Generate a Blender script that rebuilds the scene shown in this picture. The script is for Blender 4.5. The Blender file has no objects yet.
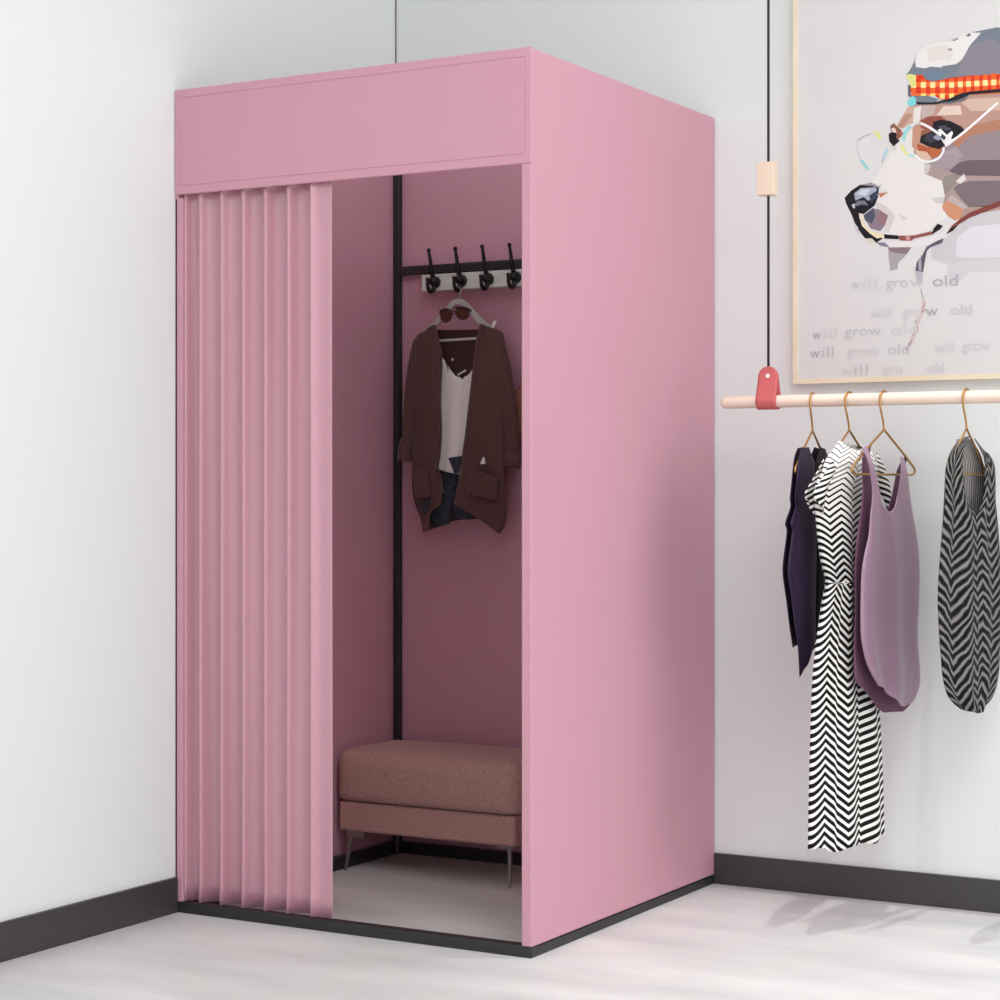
import bpy, bmesh, math, random
import numpy as np
from mathutils import Vector, Matrix
random.seed(4)
S = bpy.context.scene
COL = S.collection
PI = math.pi

# ------------------------------------------------------------------ camera
CF, YAW = 2043.532, -0.521679
CAM = np.array([3.166333, -4.911074, 1.032887])
SY = 487.891
FW = np.array([math.sin(YAW), math.cos(YAW), 0.0])
RT = np.array([math.cos(YAW), -math.sin(YAW), 0.0])
UP = np.array([0, 0, 1.0])
cd = bpy.data.cameras.new('camera')
cam = bpy.data.objects.new('camera', cd)
COL.objects.link(cam)
cam.location = CAM
cam.rotation_euler = (PI / 2, 0, -YAW)
cd.sensor_width = 36
cd.lens = 36 * CF / 1000
cd.shift_y = (SY - 500) / 1000
cd.clip_start = 0.05
S.camera = cam


class Frame:
    """A vertical plane standing in the room: origin (x, y), horizontal axis e, outward normal n."""
    def __init__(s, x, y, ang):
        s.o = np.array([x, y, 0.0])
        s.e = np.array([math.cos(ang), math.sin(ang), 0.0])
        s.n = np.array([math.sin(ang), -math.cos(ang), 0.0])

    def px(s, u, v, d=0.0):
        r = FW + RT * (u - 500) / CF + UP * (SY - v) / CF
        o = s.o + s.n * d
        t = ((o - CAM) @ s.n) / (r @ s.n)
        P = CAM + r * t
        return np.array([(P - o) @ s.e, P[2]])

    def pt(s, a, z, d=0.0):
        return s.o + s.e * a + s.n * d + UP * z


# --------------------------------------------------------------- materials
def lin(c):
    return [((x / 255) / 12.92 if x / 255 < .04045 else ((x / 255 + .055) / 1.055) ** 2.4) for x in c] + [1.0]


def mat(name, c, rough=.6, spec=.5, metal=0., sheen=0., noise=None, bump=None, c2=None, nscale=(1, 1, 1)):
    m = bpy.data.materials.new(name)
    m.use_nodes = True
    nt = m.node_tree
    b = nt.nodes['Principled BSDF']
    b.inputs['Base Color'].default_value = lin(c)
    b.inputs['Roughness'].default_value = rough
    b.inputs['Specular IOR Level'].default_value = spec
    b.inputs['Metallic'].default_value = metal
    if sheen:
        b.inputs['Sheen Weight'].default_value = sheen
        b.inputs['Sheen Roughness'].default_value = .4
    tc = nt.nodes.new('ShaderNodeTexCoord')
    mp = nt.nodes.new('ShaderNodeMapping')
    mp.inputs['Scale'].default_value = nscale
    nt.links.new(tc.outputs['Object'], mp.inputs['Vector'])
    if noise:
        n = nt.nodes.new('ShaderNodeTexNoise')
        n.inputs['Scale'].default_value = noise
        n.inputs['Detail'].default_value = 5
        nt.links.new(mp.outputs['Vector'], n.inputs['Vector'])
        r = nt.nodes.new('ShaderNodeValToRGB')
        r.color_ramp.elements[0].position = .3
        r.color_ramp.elements[1].position = .7
        r.color_ramp.elements[0].color = lin(c)
        r.color_ramp.elements[1].color = lin(c2 or c)
        nt.links.new(n.outputs['Fac'], r.inputs['Fac'])
        nt.links.new(r.outputs['Color'], b.inputs['Base Color'])
    if bump:
        sc, st = bump
        n2 = nt.nodes.new('ShaderNodeTexNoise')
        n2.inputs['Scale'].default_value = sc
        n2.inputs['Detail'].default_value = 3
        nt.links.new(mp.outputs['Vector'], n2.inputs['Vector'])
        bp = nt.nodes.new('ShaderNodeBump')
        bp.inputs['Strength'].default_value = st
        bp.inputs['Distance'].default_value = .002
        nt.links.new(n2.outputs['Fac'], bp.inputs['Height'])
        nt.links.new(bp.outputs['Normal'], b.inputs['Normal'])
    return m


def chevron_mat(name, dark, light, zig, thr0, thr1, v0, v1, warp=0., rough=.7, soft=0.):
    """woven zig-zag stripes laid out in the garment's own UV: u = columns, v = stripe pitches from the hem up"""
    m = mat(name, light, rough, .12)
    nt = m.node_tree
    b = nt.nodes['Principled BSDF']
    N, L = nt.nodes.new, nt.links.new

    def math_(op, a, bb=None, c=None):
        n = N('ShaderNodeMath')
        n.operation = op
        for i, x in enumerate((a, bb, c)):
            if x is None: continue
            if isinstance(x, (int, float)): n.inputs[i].default_value = x
            else: L(x, n.inputs[i])
        return n.outputs[0]
    uv = N('ShaderNodeUVMap')
    uv.uv_map = 'UVMap'
    vec = uv.outputs['UV']
    sx = N('ShaderNodeSeparateXYZ')
    L(vec, sx.inputs[0])
    u, v = sx.outputs['X'], sx.outputs['Y']
    if warp:
        nz = N('ShaderNodeTexNoise')
        nz.inputs['Scale'].default_value = 1.1
        nz.inputs['Detail'].default_value = 2
        mpn = N('ShaderNodeMapping')
        mpn.inputs['Scale'].default_value = (1, .35, 1)
        L(vec, mpn.inputs['Vector'])
        L(mpn.outputs['Vector'], nz.inputs['Vector'])
        v = math_('MULTIPLY_ADD', nz.outputs['Fac'], warp, v)
    pp = math_('PINGPONG', u, 1.0)
    s = math_('MULTIPLY_ADD', pp, zig, v)
    fr = math_('FRACT', s)
    mr = N('ShaderNodeMapRange')
    L(sx.outputs['Y'], mr.inputs['Value'])
    mr.inputs['From Min'].default_value = v0
    mr.inputs['From Max'].default_value = v1
    mr.inputs['To Min'].default_value = thr0
    mr.inputs['To Max'].default_value = thr1
    if soft:
        tri = math_('ABSOLUTE', math_('SUBTRACT', fr, .5))
        sm = N('ShaderNodeMapRange')
        sm.interpolation_type = 'SMOOTHSTEP'
        L(tri, sm.inputs['Value'])
        sm.inputs['From Min'].default_value = .5 * thr0 - soft
        sm.inputs['From Max'].default_value = .5 * thr0 + soft
        g = sm.outputs[0]
    else:
        g = math_('GREATER_THAN', fr, mr.outputs[0])
    mx = N('ShaderNodeMix')
    mx.data_type = 'RGBA'
    L(g, mx.inputs['Factor'])
    mx.inputs['A'].default_value = lin(light)
    mx.inputs['B'].default_value = lin(dark)
    L(mx.outputs['Result'], b.inputs['Base Color'])
    return m


M = {}
M['wall'] = mat('white_plaster', (224.5, 228.5, 227.5), .75, .25, bump=(60, .05))
M['ceil'] = mat('ceiling_white', (238, 238, 238), .8, .2)
M['floor'] = mat('pale_concrete', (203, 202, 201), .42, .35, noise=2.6, c2=(226, 224, 223), nscale=(.8, 2.6, 1), bump=(25, .05))
M['base'] = mat('charcoal_skirting', (60, 57, 57), .38, .5, bump=(180, .08))
M['corner_shade'] = mat('grey_corner_shade', (128, 127, 126), .6, .3)
M['pink'] = mat('pink_fabric', (200, 148, 164), .62, .35, sheen=.08, bump=(420, .12))
M['curtain'] = mat('pink_curtain_fabric', (196, 142, 158), .3, .7, sheen=1.0, bump=(420, .1))
M['black'] = mat('black_powder_coat', (38, 37, 37), .45, .5)
M['iron'] = mat('black_iron', (14, 13, 13), .5, .4)
M['board'] = mat('pale_painted_board', (205, 205, 198), .6, .3, noise=14, c2=(220, 220, 214), nscale=(1, 1, 5))
M['bench'] = mat('rose_brown_weave', (166, 124, 118), .9, .15, sheen=.2, noise=240, c2=(200, 160, 153), bump=(300, .5))
M['steel'] = mat('brushed_steel', (150, 146, 144), .35, .5, metal=.8)
M['hangerw'] = mat('grey_white_hanger', (182, 177, 176), .5, .4)
M['cardigan'] = mat('brown_knit', (92, 66, 64), .9, .12, sheen=.2, bump=(260, .4))
M['cardigan_shaded'] = mat('brown_knit_shaded_inside', (80, 55, 55), .95, .1, bump=(260, .3))  # same knit, with the shade inside the cardigan put into a darker colour
M['cami'] = mat('off_white_satin', (226, 220, 218), .5, .4, bump=(160, .1))
M['denim'] = mat('dark_denim', (46, 49, 58), .85, .2, noise=90, c2=(62, 65, 76), bump=(220, .4))
M['gun'] = mat('sunglass_frame', (38, 26, 22), .3, .5)
M['lens'] = mat('brown_lens', (74, 40, 20), .12, .6)
M['gold'] = mat('antique_gold', (184, 140, 84), .32, .5, metal=.9)
M['silver'] = mat('silver_metal', (220, 210, 205), .3, .5, metal=.8)
M['leatherbag'] = mat('tan_leather', (150, 100, 86), .55, .4, bump=(120, .2))
M['rail'] = mat('pale_birch', (226, 204, 188), .55, .3, noise=9, c2=(234, 214, 198), nscale=(.3, 5, 5))
M['block'] = mat('birch_block', (226, 205, 184), .6, .3, noise=12, c2=(233, 214, 194), nscale=(4, 4, .5))
M['frame'] = mat('light_oak', (228, 212, 184), .5, .35, noise=10, c2=(236, 222, 198), nscale=(1, 1, 1))
M['leather'] = mat('coral_red_leather', (196, 98, 99), .6, .35, bump=(180, .15))
M['white'] = mat('white_plastic', (240, 238, 236), .4, .5)
M['cord'] = mat('black_cord', (52, 50, 52), .8, .2)
M['lamp'] = bpy.data.materials.new('lit_lamp')
M['lamp'].use_nodes = True
M['lamp'].node_tree.nodes['Principled BSDF'].inputs['Emission Color'].default_value = (1, .97, .94, 1)
M['lamp'].node_tree.nodes['Principled BSDF'].inputs['Emission Strength'].default_value = 4
M['plum'] = mat('plum_satin', (42, 25, 54), .55, .3, bump=(90, .2))
M['plumblack'] = mat('sheer_black', (20, 16, 22), .7, .25, bump=(90, .2))
M['mauve'] = mat('mauve_satin_jersey', (158, 126, 147), .42, .5, sheen=.2, bump=(60, .15))
M['mauve_shaded'] = mat('mauve_jersey_shaded_inside', (112, 78, 100), .8, .2)  # same jersey, darkened to carry the shade inside the tank top
M['chevdark'] = chevron_mat('dark_zigzag_weave', (12, 11, 12), (134, 130, 128), 2.6, .34, .34, 6, 14, warp=1.5, rough=.6, soft=.16)
M['pinstripe'] = chevron_mat('grey_pinstripe_lining', (70, 68, 69), (160, 156, 155), 0, .6, .6, 0, 1, rough=.8)
M['canvas'] = mat('picture_canvas', (217, 216, 215), .7, .25, noise=5, c2=(213, 212, 212), bump=(300, .1))


_cb = M['curtain'].node_tree.nodes['Principled BSDF']
_cb.inputs['Sheen Roughness'].default_value = .3
_cb.inputs['Coat Weight'].default_value = .5
_cb.inputs['Coat Roughness'].default_value = .3


# ------------------------------------------------------------------ helpers
def wloc(o):
    v = Vector((0, 0, 0))
    while o:
        v += o.location
        o = o.parent
    return v


def tag(o, label=None, cat=None, group=None, kind=None):
    if label: o['label'] = label
    if cat: o['category'] = cat
    if group: o['group'] = group
    if kind: o['kind'] = kind
    return o


def thing(name, label, cat, loc=(0, 0, 0), group=None):
    o = bpy.data.objects.new(name, None)
    o.empty_display_size = .05
    COL.objects.link(o)
    o.location = loc
    return tag(o, label, cat, group)


def obj(name, bm, ms, parent=None, smooth=False, bevel=0, solid=0, sub=0, seg=2, weld=True):
    if weld: bmesh.ops.remove_doubles(bm, verts=bm.verts, dist=1e-5)
    if not solid: bmesh.ops.recalc_face_normals(bm, faces=bm.faces)
    me = bpy.data.meshes.new(name)
    off = wloc(parent) if parent else Vector((0, 0, 0))
    bmesh.ops.translate(bm, verts=bm.verts, vec=-off)
    bm.to_mesh(me)
    bm.free()
    for m in (ms if isinstance(ms, (list, tuple)) else [ms]): me.materials.append(m)
    o = bpy.data.objects.new(name, me)
    COL.objects.link(o)
    if parent: o.parent = parent
    if smooth: me.polygons.foreach_set('use_smooth', [True] * len(me.polygons))
    if solid:
        md = o.modifiers.new('solid', 'SOLIDIFY')
        md.thickness = solid
        md.offset = 0
    if bevel:
        md = o.modifiers.new('bevel', 'BEVEL')
        md.width = bevel
        md.segments = seg
        md.limit_method = 'ANGLE'
        md.angle_limit = math.radians(40)
        md.harden_normals = False
    if sub:
        md = o.modifiers.new('sub', 'SUBSURF')
        md.levels = md.render_levels = sub
    return o


def B(): return bmesh.new()


def box(bm, x0, x1, y0, y1, z0, z1):
    vs = [bm.verts.new((x, y, z)) for z in (z0, z1) for y in (y0, y1) for x in (x0, x1)]
    for f in ((0, 2, 3, 1), (4, 5, 7, 6), (0, 1, 5, 4), (2, 6, 7, 3), (0, 4, 6, 2), (1, 3, 7, 5)):
        bm.faces.new([vs[i] for i in f])
    return bm


def smoothpath(pts, n=6):
    P = [np.array(p, float) for p in pts]
    out = []
    for i in range(len(P) - 1):
        p0, p1, p2, p3 = P[max(i - 1, 0)], P[i], P[i + 1], P[min(i + 2, len(P) - 1)]
        for k in range(n):
            t = k / n
            out.append(.5 * ((2 * p1) + (-p0 + p2) * t + (2 * p0 - 5 * p1 + 4 * p2 - p3) * t * t + (-p0 + 3 * p1 - 3 * p2 + p3) * t ** 3))
    out.append(P[-1])
    return out


def tube(bm, pts, r, seg=10, closed=False, round_caps=False):
    P = [Vector(p) for p in pts]
    n = len(P)
    R = r if isinstance(r, (list, tuple)) else [r] * n
    rings = []
    prev = None
    for i in range(n):
        a = P[(i - 1) % n] if (closed or i > 0) else P[i]
        b = P[(i + 1) % n] if (closed or i < n - 1) else P[i]
        t = (b - a).normalized()
        if prev is None:
            ref = Vector((0, 0, 1)) if abs(t.z) < .9 else Vector((1, 0, 0))
            nx = t.cross(ref).normalized()
        else:
            nx = (prev - t * prev.dot(t)).normalized()
        prev = nx
        ny = t.cross(nx)
        rings.append([bm.verts.new(P[i] + (nx * math.cos(2 * PI * k / seg) + ny * math.sin(2 * PI * k / seg)) * R[i]) for k in range(seg)])
    m = n if closed else n - 1
    for i in range(m):
        A, C = rings[i], rings[(i + 1) % n]
        for k in range(seg):
            bm.faces.new((A[k], A[(k + 1) % seg], C[(k + 1) % seg], C[k]))
    if not closed:
        bm.faces.new(rings[0][::-1])
        bm.faces.new(rings[-1])
    return bm


def ball(bm, c, r, sc=(1, 1, 1), u=14, v=8):
    m = Matrix.Translation(Vector(c)) @ Matrix.Diagonal((sc[0] * r, sc[1] * r, sc[2] * r, 1))
    bmesh.ops.create_uvsphere(bm, u_segments=u, v_segments=v, radius=1, matrix=m)


def cyl(bm, c, r, h, axis='Z', seg=24):
    m = Matrix.Translation(Vector(c))
    if axis == 'X': m = m @ Matrix.Rotation(PI / 2, 4, 'Y')
    if axis == 'Y': m = m @ Matrix.Rotation(PI / 2, 4, 'X')
    bmesh.ops.create_cone(bm, cap_ends=True, segments=seg, radius1=r, radius2=r, depth=h, matrix=m)


def slab(bm, fr, pts, d0, d1, mi=0):
    """closed outline in a frame's plane pulled to a real thickness"""
    A = [bm.verts.new(fr.pt(a, z, d1)) for a, z in pts]
    C = [bm.verts.new(fr.pt(a, z, d0)) for a, z in pts]
    fs = [bm.faces.new(A), bm.faces.new(C[::-1])]
    n = len(pts)
    for i in range(n):
        fs.append(bm.faces.new((A[i], C[i], C[(i + 1) % n], A[(i + 1) % n])))
    for f in fs: f.material_index = mi
    bmesh.ops.triangulate(bm, faces=fs[:2])


def sheet(bm, fr, rows, nu, nv, depth, d=0., uvf=None, mi=0, smooth=True, post=None):
    """cloth between a left and a right edge; rows = [((uL,vL),(uR,vR)), ...] in photo terms on the frame's plane"""
    L = [fr.px(*r[0], d) for r in rows]
    Rr = [fr.px(*r[1], d) for r in rows]
    n = max(1, int(round(nv / (len(rows) - 1))))
    L, Rr = smoothpath(L, n), smoothpath(Rr, n)
    uvl = bm.loops.layers.uv.get('UVMap') or bm.loops.layers.uv.new('UVMap')
    T = len(L) - 1
    grid, uvs = [], []
    for j in range(T + 1):
        gr, ur = [], []
        for i in range(nu + 1):
            s = i / nu
            p = L[j] * (1 - s) + Rr[j] * s
            if post: p = p + np.array(post(s, j / T))
            gr.append(bm.verts.new(fr.pt(p[0], p[1], d + depth(s, j / T, p[0], p[1]))))
            ur.append(uvf(s, j / T, p[0], p[1]) if uvf else (s, j / T))
        grid.append(gr)
        uvs.append(ur)
    for j in range(T):
        for i in range(nu):
            f = bm.faces.new((grid[j][i], grid[j][i + 1], grid[j + 1][i + 1], grid[j + 1][i]))
            f.material_index = mi
            for lp, q in zip(f.loops, (uvs[j][i], uvs[j][i + 1], uvs[j + 1][i + 1], uvs[j + 1][i])): lp[uvl].uv = q
    return grid


# -------------------------------------------------------------- the setting
W, D, H = .992, .9905, 2.0
CEIL = 3.1


def struct(name, bm, m, **k):
    return tag(obj(name, bm, m, **k), kind='structure')


struct('floor', box(B(), -.1, 6.0, -6.5, .1, -.08, 0), M['floor'])
struct('wall_left', box(B(), -.1, -.0012, -6.5, .1, 0, CEIL), M['wall'])
struct('wall_back', box(B(), -.0012, 6.0, .0012, .1, 0, CEIL), M['wall'])
struct('ceiling', box(B(), -.1, 6.0, -6.5, .1, CEIL, CEIL + .08), M['ceil'])
struct('baseboard_left', box(B(), -.001, .010, -6.5, -D - .001, 0, .086), M['base'], bevel=.0015)
struct('baseboard_back', box(B(), W + .0008, 6.0, -.010, .001, 0, .080), M['base'], bevel=.0015)

struct('corner_shade_strip_1', box(B(), -.001, .0022, -.0022, .001, H + .01, CEIL), M['corner_shade'])  # thin grey strip standing in for the shadow gap in the wall corner

# ------------------------------------------------------------ changing booth
booth = thing('changing_booth', 'tall pink fabric changing booth with black base frame standing in the room corner', 'changing booth', (.496, -.5, 0))
# black frame: base rails, corner post, crossbar
bt = .030
obj('base_rail', box(B(), .0, W, -D, -D + bt, 0, .026), M['black'], booth, bevel=.002)
obj('base_rail', box(B(), .008, W - bt - .0005, -.008 - bt, -.008, 0, bt), M['black'], booth, bevel=.002)
obj('base_rail', box(B(), .008, .008 + bt, -D + .058, -.0085 - bt, 0, bt), M['black'], booth, bevel=.002)
obj('base_rail', box(B(), W - bt, W, -D + bt, -.001, 0, .022), M['black'], booth, bevel=.002)
obj('corner_post', box(B(), .0085, .0285, -.028, -.008, bt, H - .02), M['black'], booth, bevel=.003)
bm = B()
tube(bm, [(.0285, -.022, 1.6475), (W - .026, -.022, 1.6475)], .0172, 4)
bmesh.ops.rotate(bm, verts=bm.verts, cent=(0, -.022, 1.6475), matrix=Matrix.Rotation(PI / 4, 3, 'X'))
obj('crossbar', bm, M['black'], booth, bevel=.003)
cyl_bm = B()
cyl(cyl_bm, (W / 2, -D + .072, 1.79), .009, W - .05, 'X')
# fabric panels
bm = B()
box(bm, W - .026, W, -D + .001, -.002, .0235, H)
obj('side_panel', bm, M['pink'], booth, bevel=.004, seg=4)
bm = B()
box(bm, 0, .007, -D + .001, -.001, bt, H - .002)
box(bm, .0, .021, -D + .001, -D + .040, .0265, H - .262)
obj('side_panel', bm, M['pink'], booth, bevel=.002)
obj('back_panel', box(B(), .007, W - .022, -.007, -.001, bt, H - .002), M['pink'], booth)
# valance with a stitched border
bm = B()
zb = 1.746
x0, x1, z0, z1, yf = 0.0, W + .001, zb, H + .001, -D - .002


def ring(ix, izt, izb, y):
    return [bm.verts.new(p) for p in ((x0 + ix, y, z0 + izb), (x1 - ix, y, z0 + izb), (x1 - ix, y, z1 - izt), (x0 + ix, y, z1 - izt))]


rs = [ring(0, 0, 0, yf + .006), ring(0, 0, 0, yf + .002), ring(.0015, .0015, .0015, yf), ring(.0145, .0190, .0190, yf), ring(.0158, .0202, .0202, yf + .0014), ring(.0172, .0214, .0214, yf + .0014), ring(.0185, .0226, .0226, yf)]
for a, b in zip(rs, rs[1:]):
    for k in range(4): bm.faces.new((a[k], a[(k + 1) % 4], b[(k + 1) % 4], b[k]))
bm.faces.new(rs[-1])
bm.faces.new(rs[0][::-1])
obj('valance', bm, M['pink'], booth)
obj('curtain_rod', cyl_bm, M['black'], booth, smooth=False)

# ------------------------------------------------------------------ curtain
cf = Frame(0, -D + .0075, 0)
cx = [.0230] + [cf.px(u - 1.8, 500)[0] for u in (200.5, 222, 243.5, 265.5, 288.5, 312.5)]
xe = cf.px(329.2, 500)[0]
prof = []
for a, b in zip(cx, cx[1:]):
    wd = b - a
    amp = min(.042, .72 * wd)
    for k in range(22):
        s = k / 22
        dd_ = (1 - (1 - s / .86) ** 4.6) * (.88 + .12 * s / .86) if s < .86 else math.cos(PI / 2 * (s - .86) / .14) ** .8
        prof.append((a + wd * s, amp * dd_))
last = cx[-1]
for k in range(21):
    s = (k / 20) ** 1.6
    prof.append((last + (xe - last) * s, .014 * (1 - (1 - s) ** 5) * (1 - .2 * s)))
bm = B()
grid = []
nz = 40
for j in range(nz + 1):
    t = j / nz
    z = (.0275 + (1.775 - .0275) * t)
    gr = []
    for i, (x, d) in enumerate(prof):
        am = .92 + .10 * math.sin(3.1 * t + i * .045)
        dx = .0012 * math.sin(5 * t + x * 30) * (1 - t) * min(1, (x - .0235) / .05)
        gr.append(bm.verts.new((x + dx, -D + .0078 + d * am, z)))
    grid.append(gr)
for j in range(nz):
    for i in range(len(prof) - 1):
        bm.faces.new((grid[j][i], grid[j][i + 1], grid[j + 1][i + 1], grid[j + 1][i]))
cur = obj('curtain', bm, M['curtain'], smooth=True, solid=.0022)
tag(cur, 'pink pleated floor length curtain drawn across left half of booth opening', 'curtain')

# -------------------------------------------------------------- coat hooks
bf = -.047
rack = thing('coat_hook_rack', 'pale board with black double coat hooks under the black crossbar', 'coat rack', (.4, -.03, 1.6))
xb = Frame(0, bf, 0)
bx0 = xb.px(421.5, 285)[0]
zt, zbm = xb.px(421.5, 275)[1], xb.px(421.5, 291.5)[1]
obj('board', box(B(), bx0, .80, bf, -.008, zbm, zt), M['board'], rack, bevel=.002)


def hook_bm(x, z):
    bm = B()
    y = bf
    ball(bm, (x, y - .004, z), .0165, (1, .35, 1.0))            # rose plate
    ball(bm, (x - .001, y - .015, z + .002), .0135, (1, 1, 1))
    up = smoothpath([(x, y - .012, z + .006), (x - .001, y - .024, z + .030), (x - .001, y - .030, z + .058), (x - .001, y - .038, z + .084)], 5)
    tube(bm, up, [.0074 - .0035 * i / (len(up) - 1) for i in range(len(up))], 8)
    ball(bm, (x - .001, y - .038, z + .086), .0062)
    lo = smoothpath([(x, y - .010, z - .004), (x, y - .016, z - .022), (x, y - .030, z - .029), (x, y - .044, z - .018), (x, y - .047, z + .003)], 5)
    tube(bm, lo, [.0072 - .0028 * i / (len(lo) - 1) for i in range(len(lo))], 8)
    ball(bm, (x, y - .047, z + .004), .0058)
    return bm


hf = Frame(0, bf - .012, 0)
hx = [hf.px(u, 280.5)[0] for u in (434, 460.5, 487.5, 514.5)]
hz = hf.px(434, 282)[1]
sp = (hx[3] - hx[0]) / 3
h0 = obj('hook', hook_bm(hx[0], hz), M['iron'], rack, smooth=True, weld=False)
for k in (1, 2, 3, 4):
    c = h0.copy()
    c.location.x += sp * k
    c.parent = rack
    COL.objects.link(c)

# ---------------------------------------------- cardigan outfit on a hanger
G = Frame(0, -.105, 0)          # garment plane, hanging from the second hook


def gz(u, v): return G.px(u, v)


hgx = hx[1]
hg = thing('clothes_hanger', 'grey white flat hanger carrying the brown cardigan on the coat hooks', 'hanger', (hgx, -.1, 1.5))
bm = B()


def ribbon(bm, fr, pts, w, d0, d1):
    P = [np.array(p) for p in pts]
    Lf, Rt = [], []
    for i, p in enumerate(P):
        t = P[min(i + 1, len(P) - 1)] - P[max(i - 1, 0)]
        t = t / np.linalg.norm(t)
        nn = np.array([-t[1], t[0]])
        ww = w[i] if isinstance(w, (list, tuple)) else w
        Lf.append(p + nn * ww / 2)
        Rt.append(p - nn * ww / 2)
    for i in range(len(P) - 1):
        q = [Lf[i], Lf[i + 1], Rt[i + 1], Rt[i]]
        vs = [[bm.verts.new(fr.pt(a, z, d)) for a, z in q] for d in (d0, d1)]
        bm.faces.new(vs[1])
        bm.faces.new(vs[0][::-1])
        for k in range(4):
            if (k == 1 and i < len(P) - 2) or (k == 3 and i > 0): continue
            bm.faces.new((vs[1][k], vs[0][k], vs[0][(k + 1) % 4], vs[1][(k + 1) % 4]))


armp = [gz(u, v) for u, v in ((424, 333.5), (434, 326), (447, 312), (453, 304), (458.5, 301.5), (464, 303.5), (471, 311), (484, 324), (494, 329.5))]
ribbon(bm, G, smoothpath(armp, 4), .015, -.005, .005)
bar = [gz(433, 341), gz(484, 338)]
ribbon(bm, G, bar, .0065, -.004, .004)
obj('hanger_body', bm, M['hangerw'], hg)
a0, z0_ = gz(458.5, 301)
bm = B()
zz = hz - .022
tube(bm, smoothpath([(a0, -.105, z0_ - .004), (a0, -.100, z0_ + .010), (hgx + .013, -.086, hz - .042), (hgx + .012, -.078, hz - .026), (hgx, -.077, hz - .0190), (hgx - .010, -.077, hz - .026)], 6), .0022, 8)
obj('hanger_hook', bm, M['steel'], hg, smooth=True)
bm = B()
q0, q1 = gz(493.5, 328), gz(496, 321)
ribbon(bm, G, [q0, q1], .007, .0, .006)
tg = obj('shoulder_clip', bm, M['white'], hg)
tag(tg, 'small white clip at hanger end')

car = thing('cardigan', 'brown open cardigan with rolled cuffs hanging inside the pink booth', 'cardigan', (hgx, -.1, .95))


def bulge(t, p=.5, folds=0, k=3, ph=0.): return lambda s, j, a, z: t * max(0, 1 - (2 * s - 1) ** 2) ** p + folds * math.sin(k * 2 * PI * s + ph + 2 * j) * j


bm = B()
# back
sheet(bm, G, [((436, 330), (483, 329)), ((416, 338), (501, 336)), ((414, 370), (502, 370)), ((413, 430), (503, 430)), ((412.5, 480), (504, 480)), ((416, 505), (504.5, 505)), ((426, 531), (498, 521))], 20, 36,
      lambda s, j, a, z: -.014 * math.sin(PI * s) ** .5 + .003 * math.sin(14 * s + 3 * j) * j, d=-.012,
      post=lambda s, j: (0, (.022 * math.sin(PI * s) ** 2 + .004 * math.sin(9 * s)) * max(0, j - .85) / .15))
bk = obj('back', bm, M['cardigan_shaded'], car, smooth=True, solid=.003)
bm = B()


def fdepth(s, j, a, z, sgn=1):
    e = s if sgn > 0 else 1 - s
    return -.016 + .008 + .020 * min(1, e / .55) ** .7 + .0035 * math.sin(2 * PI * 1.3 * e + 1.2 * j) * min(1, j * 1.5) * (1 - e)


sheet(bm, G, [((424, 331.5), (436, 325)), ((415, 337), (439.5, 343)), ((413.5, 360), (442, 358)), ((412.5, 400), (440.5, 400)), ((411.5, 430), (442, 430)), ((411.5, 455), (439.5, 455)), ((411.5, 467), (437.5, 468)), ((412.5, 480), (441.5, 479)), ((414, 493), (443.5, 495)), ((417, 505), (443, 505)), ((420, 518), (433, 513)), ((423, 532.5), (431, 530))], 14, 66, lambda s, j, a, z: fdepth(s, j, a, z, 1), d=.016)
obj('front_panel', bm, M['cardigan'], car, smooth=True, solid=.003)
bm = B()
sheet(bm, G, [((482.5, 324), (494, 329)), ((478, 343), (502, 335)), ((475, 370), (503, 360)), ((471.5, 400), (503.5, 400)), ((468, 430), (503, 430)), ((464.5, 455), (503.5, 455)), ((462, 475), (504.5, 478)), ((458, 495), (505.5, 503)), ((456.5, 503), (504.5, 523)), ((457, 505), (499, 534))], 14, 54, lambda s, j, a, z: fdepth(s, j, a, z, -1), d=.016,
      post=lambda s, j: (0, .006 * math.sin(PI * s) * max(0, j - .85) / .15))
obj('front_panel', bm, M['cardigan'], car, smooth=True, solid=.003)
# collar bands follow the opening
bm = B()
pl = [G.px(u, v, .0285) for u, v in ((435, 325.5), (439, 343), (441.5, 358), (440, 400), (441, 430), (439.5, 455), (437.8, 468), (441.2, 479), (443.3, 494))]
P3 = [G.pt(a - .001, z, .0285) for a, z in smoothpath(pl, 6)]
tube(bm, P3, .0035, 6)
obj('front_band', bm, M['cardigan'], car, smooth=True)
bm = B()
pl = [G.px(u, v, .0285) for u, v in ((483, 324.5), (478, 343), (475, 370), (471.5, 400), (468, 430), (464.5, 455), (462, 475), (458, 495))]
tube(bm, [G.pt(a + .001, z, .0285) for a, z in smoothpath(pl, 6)], .0035, 6)
obj('front_band', bm, M['cardigan'], car, smooth=True)


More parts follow.
